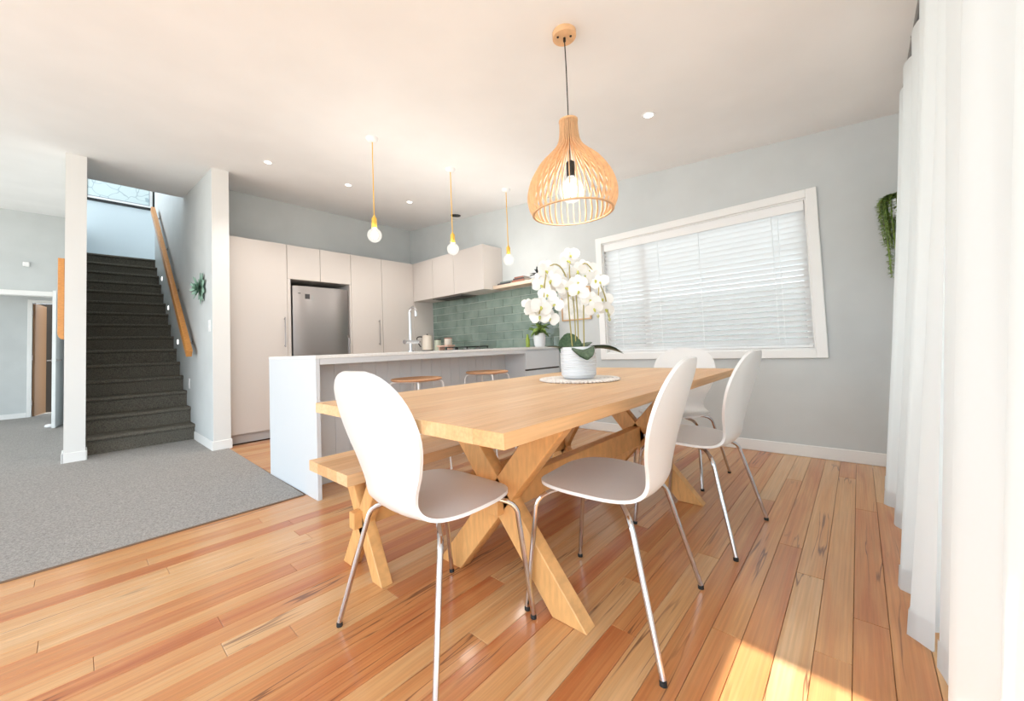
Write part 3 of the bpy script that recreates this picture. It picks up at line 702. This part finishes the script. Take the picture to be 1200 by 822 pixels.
# ================================================================== STOOLS
def make_stool():
    t = thing('bar_stool', 'x', 'stool', (0, 0, 0))
    m_ = MB(); rows = []
    m_.lathe([(.02, .692), (.185, .698), (.195, .706), (.19, .714), (.15, .709), (.02, .703)], 32)
    m_.build('seat', M['stoolwood'], t, world=False)
    fm_ = []
    for k in range(4):
        a_ = R(45+90*k); c, s = math.cos(a_), math.sin(a_)
        pts = [(c*.10, s*.10, .688), (c*.165, s*.165, .688)]+bez((c*.165, s*.165, .688), (c*.20, s*.20, .688), (c*.205, s*.205, .65), 4)[1:]+[(c*.245, s*.245, .012)]
        MB().tube(pts, .0065, 8).tube([(c*.245, s*.245, .0), (c*.245, s*.245, .014)], .009, 8).build('leg', M['whitemetal'], t, world=False)
    rg = MB(); r_ = .225
    rg.tube([(r_*math.cos(R(a_)), r_*math.sin(R(a_)), .27) for a_ in range(0, 360, 15)], .006, 8, closed=True); rg.build('footrest', M['whitemetal'], t, world=False)
    rg = MB(); rg.tube([(.10*math.cos(R(a_)), .10*math.sin(R(a_)), .688) for a_ in range(0, 360, 20)], .006, 8, closed=True); rg.build('seat_ring', M['whitemetal'], t, world=False)
    return t
s0_ = make_stool(); s1_ = copy_tree(s0_)
for s_, p, rz, lb in ((s0_, (1.79, 2.46, 0), .22, 'white wire stool with wooden seat nearer the island end panel'), (s1_, (2.57, 2.46, 0), .22, 'white wire stool with wooden seat nearer the drawer cabinet')):
    s_.location = p; s_.rotation_euler = (0, 0, rz); s_['label'] = lb; s_['group'] = 'bar stools at the island'

# ================================================================== DINING TABLE
tb = thing('dining_table', 'large honey oak dining table with crossed trestle legs', 'table', (1.75, 1.065, 0))
TX0, TX1, TY0, TY1, TZ0, TZ1 = .636, 2.868, .567, 1.530, .698, .735
npl = 10; wp = (TY1-TY0)/npl
for i in range(npl):
    y0 = TY0+i*wp; cy = y0+wp/2
    o = MB().box(TX0, TX1, y0+.0001, y0+wp-.0001, TZ0, TZ1).build('tabletop_plank', M['oak'], None, bevel=.0007 if 0 < i < npl-1 else .0012, smooth=0, loc=(1.75, cy, TZ0))
    o.parent = tb; o.location = (0, cy-1.065, TZ0)
def xleg(parent, x0, x1, ya, yb, z0, z1, w, name='leg', m_=None):
    """slanted beam from (ya..ya+w at z0) to yb at z1, ends cut level"""
    for (p, q) in ((ya, yb), (yb, ya)):
        s = 1 if q > p else -1
        # w is measured along the floor
        l0, l1 = (p, p+s*w), (q-s*w, q)
        pts = [(l0[0], z0), (l0[1], z0), (l1[1], z1), (l1[0], z1)]
        MB().prism(pts, 'x', x0, x1).build(name, m_ or M['oakleg'], parent, bevel=.003)
for x0, x1 in ((1.116, 1.174), (2.395, 2.453)):
    xleg(tb, x0, x1, .674, 1.396, 0.0, TZ0, .132)
    box('top_rail', x0-.01, x1+.01, .66, 1.47, TZ0-.028, TZ0-.0002, M['oakleg'], tb, bevel=.002)
box('stretcher', 1.08, 2.49, 1.008, 1.062, .292, .402, M['oakleg'], tb, bevel=.003)
# bench on the far side
bn = thing('bench', 'honey oak bench with crossed legs on the island side of the table', 'bench', (1.62, 1.555, 0))
for i in range(4):
    y0 = 1.385+i*.0845; cy = y0+.04225
    o = MB().box(.685, 2.56, y0+.0001, y0+.0844, .430, .473).build('seat_plank', M['oak'], None, bevel=.0008, smooth=0, loc=(1.62, cy, .43)); o.parent = bn; o.location = (0, cy-1.555, .43)
for x0, x1 in ((.822, .874), (2.36, 2.412)):
    xleg(bn, x0, x1, 1.395, 1.715, 0, .43, .072)
    box('top_rail', x0-.006, x1+.006, 1.43, 1.68, .412, .4298, M['oakleg'], bn)
box('stretcher', .785, 2.45, 1.535, 1.577, .196, .264, M['oakleg'], bn, bevel=.003)

# ================================================================== DINING CHAIRS
def make_chair():
    t = thing('dining_chair', 'x', 'chair', (0, 0, 0))
    keys = [(.210, .428, .070, 0, 0), (.199, .432, .128, 0, 0), (.155, .435, .183, .0, .004), (.08, .435, .210, 0, .006), (0, .431, .212, 0, .008), (-.075, .424, .198, 0, .010),
            (-.130, .421, .172, .0, .012), (-.168, .432, .150, .006, .012), (-.190, .462, .136, .012, .006), (-.202, .51, .142, .018, 0), (-.216, .58, .178, .022, 0),
            (-.238, .67, .212, .022, 0), (-.262, .75, .208, .020, 0), (-.282, .81, .178, .016, 0), (-.294, .85, .122, .010, 0), (-.299, .867, .060, .004, 0)]
    S = catmull(keys, 46); nv = 16; th = .0055
    top, bot = [], []
    for i, (x, z, w_, cf, cs) in enumerate(S):
        a_, b_ = S[max(i-1, 0)], S[min(i+1, len(S)-1)]
        tx, tz = b_[0]-a_[0], b_[1]-a_[1]; l = math.hypot(tx, tz); nx, nz = tz/l*-1, tx/l*1
        # normal pointing to the sitter: for seat (tangent -x) that is +z
        nx, nz = tz/l, -tx/l
        r1, r2 = [], []
        for k in range(nv+1):
            v = -1+2*k/nv; vv = math.sin(v*math.pi/2)
            px, pz = x+cf*vv*vv, z+cs*vv*vv
            r1.append((px+nx*th, w_*vv, pz+nz*th)); r2.append((px-nx*th, w_*vv, pz-nz*th))
        top.append(r1); bot.append(r2)
    m_ = MB(); n = nv+1; R_ = len(top)
    vs = [p for r in top for p in r]+[p for r in bot for p in r]; o_ = R_*n; fs = []
    for i in range(R_-1):
        for k in range(nv):
            a_ = i*n+k; fs.append((a_, a_+1, a_+n+1, a_+n)); fs.append((o_+a_, o_+a_+n, o_+a_+n+1, o_+a_+1))
    for i in range(R_-1):
        fs.append((i*n, (i+1)*n, o_+(i+1)*n, o_+i*n)); k = nv; fs.append((i*n+k, o_+i*n+k, o_+(i+1)*n+k, (i+1)*n+k))
    for k in range(nv):
        fs.append((k, o_+k, o_+k+1, k+1)); b0 = (R_-1)*n; fs.append((b0+k, b0+k+1, o_+b0+k+1, o_+b0+k))
    m_.add(vs, fs).build('seat_shell', M['shell'], t, world=False, smooth=50)
    for sx, fx, fy in ((1, .228, .212), (-1, -.232, .258)):
        for sy in (1, -1):
            bx = .150 if sx > 0 else -.120
            zt = .412 if sx > 0 else .402; p0 = (sx*.03, sy*.05, zt); p1 = (bx*.75, sy*.115, zt); c_ = (bx*1.15, sy*.188, zt); p2 = (bx*1.15+sx*.012, sy*.196, zt-.046); ft = (fx, sy*fy, .014)
            lg = MB().tube([p0, p1]+bez(p1, c_, p2, 6)[1:]+[ft], .0088, 10).build('leg', M['chrome'], t, world=False)
            MB().lathe([(.0102, 0), (.0102, .011), (.009, .013)], 10, (fx, sy*fy, 0)).build('foot_cap', M['rubber'], lg, world=False)
    MB().lathe([(.055, .398), (.055, .420)], 20).build('seat_bracket', M['chrome'], t, world=False)
    for sx, sy in ((.10, .10), (-.10, .10), (.10, -.10), (-.10, -.10)): MB().lathe([(.007, .410), (.009, .424)], 8, (sx, sy, 0)).build('bumper', M['white'], t, world=False)
    return t
c0 = make_chair()
for k, (p, rz, lb) in enumerate((((.848, 1.066, 0), R(-.5), 'white shell dining chair at near left end of the table with its back to viewer'),
        ((1.325, .685, 0), R(95), 'white shell dining chair on the near side of the table beside the crossed legs'),
        ((2.165, .637, 0), R(86.5), 'white shell dining chair on the near side closest to the window wall'),
        ((2.87, .955, 0), R(180), 'white shell dining chair at the far end of table below the blind'))):
    o = c0 if k == 0 else copy_tree(c0)
    o.location = p; o.rotation_euler = (0, 0, rz); o['label'] = lb; o['group'] = 'dining chairs round the table'

# ================================================================== ORCHID ON TABLE
pm_ = thing('placemat', 'round white beaded mat under the orchid pot', 'mat', (1.82, 1.075, TZ1))
MB().lathe([(.02, .0), (.192, .0), (.196, .004), (.192, .008), (.02, .009)], 48, (1.82, 1.075, TZ1+.0005)).build('weave', M['rope'], pm_)
b0 = None
for rr, cnt in ((.198, 64), (.178, 58), (.158, 52), (.138, 44), (.118, 38)):
    bm_ = MB()
    for k in range(cnt):
        a_ = 2*math.pi*k/cnt; c = (1.82+rr*math.cos(a_), 1.075+rr*math.sin(a_), TZ1+.007)
        bm_.lathe([(.002, -.0066), (.0078, -.004), (.0094, .0), (.0078, .004), (.002, .0066)], 6, c)
    o = bm_.build('bead_ring', M['rope'], pm_); o['kind'] = 'stuff'
PX, PY, PZ = 1.82, 1.075, TZ1+.0135
op = thing('potted_orchid', 'tall white orchid in a ribbed white pot on the table', 'plant', (PX, PY, PZ))
pr = [(.045, 0), (.074, .0), (.084, .012)]
for i in range(13):
    z_ = .018+i*.0108; pr += [(.0915 if 2 < i < 11 else .0895, z_), (.0915 if 2 < i < 11 else .0895, z_+.0060), (.0878 if 2 < i < 11 else .0862, z_+.0084)]
pr += [(.087, .162), (.082, .162), (.080, .13), (.02, .128)]
MB().lathe(pr, 40, (PX, PY, PZ)).build('pot', M['ceramic'], op, smooth=25)
MB().lathe([(.079, .120), (.079, .138), (.01, .148)], 20, (PX, PY, PZ)).build('moss', M['dirt'], op)
FL = [(1.827, 1.099, 1.4), (1.801, 1.1, 1.369), (1.656, 1.14, 1.304), (1.722, 1.143, 1.294), (1.622, 1.151, 1.227), (1.627, 1.12, 1.176), (1.77, 1.14, 1.248), (1.769, 1.099, 1.22), (1.858, 1.103, 1.284), (1.754, 1.015, 1.19), (1.92, 1.078, 1.348), (1.915, 1.04, 1.327), (1.856, 1.074, 1.316), (1.92, 1.01, 1.267), (1.92, 0.981, 1.249), (1.859, 1.008, 1.152), (1.826, 0.973, 1.102), (1.967, 0.995, 1.163), (1.962, 0.976, 1.105), (1.645, 1.09, 1.126), (1.566, 1.159, 1.112), (1.573, 1.122, 1.113), (1.828, 1.111, 1.194)]
FL += [(1.70, 1.16, 1.33), (1.68, 1.13, 1.255), (1.60, 1.15, 1.07), (1.64, 1.12, 1.06), (1.83, 1.06, 1.25), (1.89, 1.05, 1.29)]
fm = flower_mesh(1.0); f0 = None; random.seed(5)
for p in FL:
    o = fm.build('flower', [M['petal'], M['lip']], op, world=False) if f0 is None else f0.copy()
    if f0 is None: f0 = o
    else: COL.objects.link(o)
    face(o, Vector(p)-Vector((PX, PY, PZ)), (-.75+random.uniform(-.45, .45), -.65+random.uniform(-.45, .45), random.uniform(-.3, .25)), random.uniform(-.4, .4), random.uniform(.95, 1.15))
def stem(pts, r_=.0035): MB().tube([Vector(q) for q in catmull(pts, 24)], r_, 6).build('stem', M['stem'], op)
stem([(PX-.015, PY+.02, .88), (PX-.02, PY+.03, 1.1), (1.80, 1.11, 1.27), (1.76, 1.13, 1.345), (1.69, 1.145, 1.33), (1.64, 1.14, 1.24), (1.61, 1.13, 1.16), (1.58, 1.14, 1.08)])
stem([(PX+.01, PY, .88), (PX+.015, PY, 1.1), (1.85, 1.085, 1.28), (1.89, 1.05, 1.36), (1.93, 1.02, 1.31), (1.92, .99, 1.24), (1.90, .985, 1.17)])
stem([(PX+.03, PY-.02, .88), (PX+.045, PY-.02, 1.1), (1.88, 1.05, 1.25), (1.93, 1.01, 1.27), (1.97, .985, 1.19), (1.97, .97, 1.10), (1.955, .955, 1.05)])
stem([(PX+.0, PY+.01, .88), (PX+.0, PY+.01, 1.12), (1.815, 1.10, 1.3), (1.83, 1.10, 1.42), (1.86, 1.11, 1.38)], .003)
for p in ((1.955, .955, 1.05), (1.965, .962, 1.075), (1.85, .965, 1.065), (1.975, .975, 1.10), (1.86, 1.11, 1.37)):
    MB().lathe([(.001, -.012), (.007, -.004), (.008, .003), (.001, .011)], 8, p).build('bud', M['bud'], op)
BL = leafmesh(1.0, .40, -.25, thick=.02, n=12, e=.5, fold=.08)
BLm = None
for (dx, dy, dz, az, el, L_, W_, Z_) in ((-.035, .03, .115, 25, 82, .125, 1.15, 1), (-.02, .01, .12, 52, 72, .135, 1.0, 1), (-.01, -.02, .150, 222, 14, .135, 1.05, 2.4),
        (.03, -.03, .145, 300, 22, .165, .62, 2.2), (.045, -.03, .14, 322, 30, .150, .6, 2.4), (.05, .03, .13, 350, 45, .12, .8, 1.4), (-.03, .04, .14, 130, 35, .11, .8, 1.5)):
    o = BL.build('leaf', M['leaf'], op, world=False) if BLm is None else BLm.copy()
    if BLm is None: BLm = o
    else: COL.objects.link(o)
    o.location = (dx, dy, dz); o.rotation_euler = (0, -R(el), R(az)); o.scale = (L_, L_*W_, L_*Z_)

# ================================================================== PENDANT LAMPS
LX, LY = 1.73, 1.014; LZ = ceil(LY)
lp = thing('slatted_pendant_lamp', 'large onion-shaped wooden slat pendant lamp over the dining table', 'lamp', (LX, LY, LZ))
MB().lathe([(.058, -.03), (.06, -.027), (.06, 0)], 32, (LX, LY, LZ-.001)).build('ceiling_rose', M['lampwood'], lp, bevel=0)
for dx, dy in ((-.03, .02), (.012, -.03)): MB().lathe([(.006, -.034), (.006, -.029)], 10, (LX+dx, LY+dy, LZ)).build('screw', M['black'], lp)
MB().tube([(LX, LY, LZ-.02), (LX, LY, LZ-.05)], .007, 8).tube([(LX, LY, LZ-.03), (LX+.004, LY, 2.35), (LX, LY, 1.86)], .0028, 6).build('cord', M['black'], lp)
prof = [(.046, 2.070), (.047, 2.03), (.049, 1.995), (.056, 1.96), (.074, 1.925), (.112, 1.885), (.152, 1.845), (.183, 1.80), (.209, 1.75), (.223, 1.695), (.223, 1.65), (.213, 1.615), (.199, 1.590)]
P_ = catmull(prof, 30); fin = MB(); wf = []
for i, (r_, z_) in enumerate(P_):
    t = i/30; wf.append(.030-.016*min(1, t*2.2))
outl = [(r_, z_) for r_, z_ in P_]; inl = []
for i, (r_, z_) in enumerate(P_):
    a_, b_ = P_[max(i-1, 0)], P_[min(i+1, 30)]; tx, tz = b_[0]-a_[0], b_[1]-a_[1]; l = math.hypot(tx, tz)
    inl.append((max(.012, r_+tz/l*wf[i]*1.0), z_-tx/l*wf[i]*1.0))
vs = []; n = len(outl)
for y in (-.0019, .0019): vs += [(r_, y, z_-LZ) for r_, z_ in outl]+[(r_, y, z_-LZ) for r_, z_ in inl]
fs = []
for i in range(n-1):
    fs += [(i, i+1, n+i+1, n+i), (2*n+i, 3*n+i, 3*n+i+1, 2*n+i+1), (i, 2*n+i, 2*n+i+1, i+1), (n+i, n+i+1, 3*n+i+1, 3*n+i)]
fs += [(0, n, 3*n, 2*n), (n-1, 3*n-1, 4*n-1, 2*n-1)]
fin.add(vs, fs); f0 = None; NF = 40
for k in range(NF):
    o = fin.build('slat', M['lampwood'], lp, world=False, smooth=30) if f0 is None else f0.copy()
    if f0 is None: f0 = o
    else: COL.objects.link(o)
    o.rotation_euler = (0, 0, 2*math.pi*k/NF+.03)
MB().lathe([(.034, 2.062), (.048, 2.062), (.048, 2.070), (.034, 2.070), (.034, 2.062)], 32, (LX, LY, 0), caps=False).build('top_ring', M['lampwood'], lp)
MB().lathe([(.190, 1.588), (.202, 1.588), (.202, 1.593), (.190, 1.593), (.190, 1.588)], 48, (LX, LY, 0), caps=False).build('rim_ring', M['lampwood'], lp)
def bulb(parent, x, y, zc, r_, watts=11):
    pr = [(r_*math.sin(R(a_)), -r_*math.cos(R(a_))) for a_ in range(4, 150, 12)]+[(.019, r_*1.05), (.016, r_*1.25)]
    MB().lathe(pr, 24, (x, y, zc)).build('bulb', M['bulb'], parent)
    MB().lathe([(.002, -.034), (.018, -.026), (.027, -.008), (.027, .008), (.018, .026), (.008, .04)], 16, (x, y, zc)).build('filament', M['glow'], parent)
    ld = bpy.data.lights.new('bulb_light', 'POINT'); ld.energy = watts; ld.color = (1, .96, .90); ld.shadow_soft_size = .055
    lo = bpy.data.objects.new('bulb_light', ld); COL.objects.link(lo); lo.parent = parent; b_ = parent['_base']; lo.location = (x-b_[0], y-b_[1], zc-b_[2])
MB().lathe([(.021, 0), (.021, .075), (.010, .085)], 18, (LX, LY, 1.775)).build('socket', M['black'], lp)
bulb(lp, LX, LY, 1.705, .062, 7)
for x, y, zc, lb in ((1.69, 2.842, 1.886, 'yellow corded globe pendant nearest the fridge'), (2.535, 2.825, 1.904, 'middle yellow corded globe pendant above the island'), (3.322, 2.78, 1.896, 'yellow corded globe pendant closest to the window wall')):
    zc_ = ceil(y); t = thing('globe_pendant_lamp', lb, 'lamp', (x, y, zc_), group='globe pendants over the island')
    MB().lathe([(.052, 0), (.050, -.012), (.036, -.028), (.012, -.036)], 24, (x, y, zc_)).build('ceiling_rose', M['white'], t)
    MB().tube([(x, y, zc_-.03), (x, y, 2.05)], .0045, 6).build('cord', M['yellow'], t)
    MB().lathe([(.005, .17), (.010, .155), (.021, .14), (.022, .075), (.020, .06)], 16, (x, y, zc)).build('socket', M['yellow'], t)
    bulb(t, x, y, zc, .058)
DG = 'recessed downlights in the ceiling'
for x, y, lb, on in ((1.285, 4.095, 'lit recessed downlight nearest the wall end beside the stairs', 1), (2.104, 4.072, 'lit recessed downlight above the fridge', 1), (2.913, 4.04, 'lit recessed downlight between the two left globe pendants', 1),
                     (3.69, 4.03, 'dark unlit recessed fitting behind the middle globe pendant', 0), (2.80, .995, 'lit recessed downlight right of the slatted pendant', 1)):
    z_ = ceil(y); t = thing('downlight', lb, 'light', (x, y, z_), group=DG)
    q = MB().lathe([(.028, -.001), (.046, -.006), (.047, 0)], 24, (0, 0, 0), caps=False).build('trim_ring', M['white'] if on else M['cabin'], t, world=False)
    e = MB().lathe([(.029, -.003), (.001, -.002)], 20, (0, 0, 0)).build('lens', M['spot'] if on else M['black'], t, world=False)
    t.rotation_euler = (math.atan(.0922), 0, 0)
    if not on: t.scale = (1.5, 1.5, 1)
    else:
        ld = bpy.data.lights.new('downlight_beam', 'SPOT'); ld.energy = 22; ld.color = (1, .96, .9); ld.spot_size = R(110); ld.spot_blend = .8; ld.shadow_soft_size = .03
        lo = bpy.data.objects.new('downlight_beam', ld); COL.objects.link(lo); lo.parent = t; lo.location = (0, 0, -.02)

# ================================================================== CURTAINS AND HANGING PLANT
def drape(name, x0, x1, label, ph, amp, folds, ytop, ybot, ztop=2.30, zbot=.018, edge=0):
    nx, nz = int(folds*10), 18; rows = []
    for j in range(nz+1):
        t = j/nz; z = ztop+(zbot-ztop)*t; r = []
        for i in range(nx+1):
            s = i/nx; u = s*folds*2*math.pi+ph
            a_ = amp*(.55+.45*t)*(1+.25*math.sin(s*9+ph))
            yy = ytop+(ybot-ytop)*(t**1.15)+a_*math.sin(u)+.012*math.sin(u*2.3+1+t*2)*t
            xx = x0+(x1-x0)*s+.35*a_*math.cos(u)*.6
            zz = z + (.012*math.cos(u) if j == 0 else 0)
            r.append((xx, yy, zz))
        rows.append(r)
    t_ = thing(name, label, 'curtain', ((x0+x1)/2, ytop, ztop), group='sheer curtains at the glazed doors')
    MB().grid(rows).build('cloth', M['curtain'], t_, smooth=80)
    # hem band
    hem = []
    for z in (zbot-.001, zbot+.075):
        tt = (z-ztop)/(zbot-ztop); rr = []
        for i in range(nx+1):
            s = i/nx; u = s*folds*2*math.pi+ph; a_ = amp*(.55+.45*tt)*(1+.25*math.sin(s*9+ph))
            yy = ytop+(ybot-ytop)*(tt**1.15)+a_*math.sin(u)+.012*math.sin(u*2.3+1+tt*2)*tt+.003
            rr.append((x0+(x1-x0)*s+.35*a_*math.cos(u)*.6, yy, z))
        hem.append(rr)
    MB().grid(hem).build('hem', M['curtain'], t_, smooth=80)
    nr = int(folds)
    for k in range(nr):
        s = (k+.5)/folds; x = x0+(x1-x0)*s
        MB().tube([(x, ytop+.014*math.cos(a_), ztop+.030+.014*math.sin(a_)) for a_ in [R(q) for q in range(0, 360, 40)]], .002, 5, closed=True).build('ring', M['steel'], t_)
    return t_
drape('sheer_curtain', 1.66, 3.36, 'far white sheer curtain gathered in folds beside the window wall', .4, .045, 5.5, -.275, -.115)
drape('sheer_curtain', .52, 1.60, 'near white sheer curtain hanging closest to the viewer at right', 1.2, .040, 3, -.262, -.125)
rd = thing('curtain_rod', 'thin metal curtain rod below the ceiling at the glazed doors', 'curtain rod', (2, -.27, 2.33))
MB().tube([(.3, -.272, 2.345), (3.5, -.272, 2.345)], .008, 10).build('rod', M['steel'], rd)
for x in (.6, 2.0, 3.44): MB().tube([(x, -.272, 2.345), (x, YR, 2.345)], .006, 6).tube([(x, YR+.012, 2.345), (x, YR, 2.345)], .02, 12).build('bracket', M['steel'], rd)
hp = thing('hanging_plant', 'trailing green plant in white wall pot half hidden behind the curtain', 'plant', (XW, -.262, 1.70))
MB().lathe([(.02, -.07), (.055, -.05), (.07, .0), (.072, .07), (.066, .07), (.06, .02)], 24, (XW-.078, -.262, 1.74)).build('pot', M['ceramic'], hp)
MB().lathe([(.062, 0), (.01, .012)], 16, (XW-.078, -.262, 1.79)).build('soil', M['dirt'], hp)
random.seed(3)
for k in range(64):
    a_ = random.uniform(0, 2*math.pi); ox, oy = math.cos(a_), math.sin(a_)
    if ox > .55: ox = .3
    base = Vector((XW-.078, -.262, 1.80)); drop = random.uniform(.12, .30) if k % 3 else random.uniform(.35, .52)
    if oy > .4 and k % 3: drop *= .9
    rr = random.uniform(.06, .125)
    pts = [base+Vector((ox*.03, oy*.03, 0)), base+Vector((ox*.06, oy*.065, .045)), base+Vector((ox*.085, oy*rr, .01)), base+Vector((ox*.085, oy*rr, -.10)), base+Vector((ox*.07, oy*rr*.9, -.06-drop))]
    S = [Vector(q) for q in catmull([tuple(p) for p in pts], int(14+drop*50))]
    m_ = MB(); m_.tube(S, .0015, 3)
    for p in S[3:]:
        for q in range(4):
            an = random.uniform(0, 2*math.pi); d_ = Vector((math.cos(an), math.sin(an), random.uniform(-.7, .2))).normalized()*random.uniform(.018, .030); sd_ = d_.cross(Vector((0, 0, 1))).normalized()*.0045
            m_.add([p, p+d_*.5+sd_, p+d_, p+d_*.5-sd_], [(0, 1, 2, 3)])
    m_.build('strand', M['fern'], hp, smooth=0)

for o in bpy.data.objects:
    if '_base' in o: del o['_base']
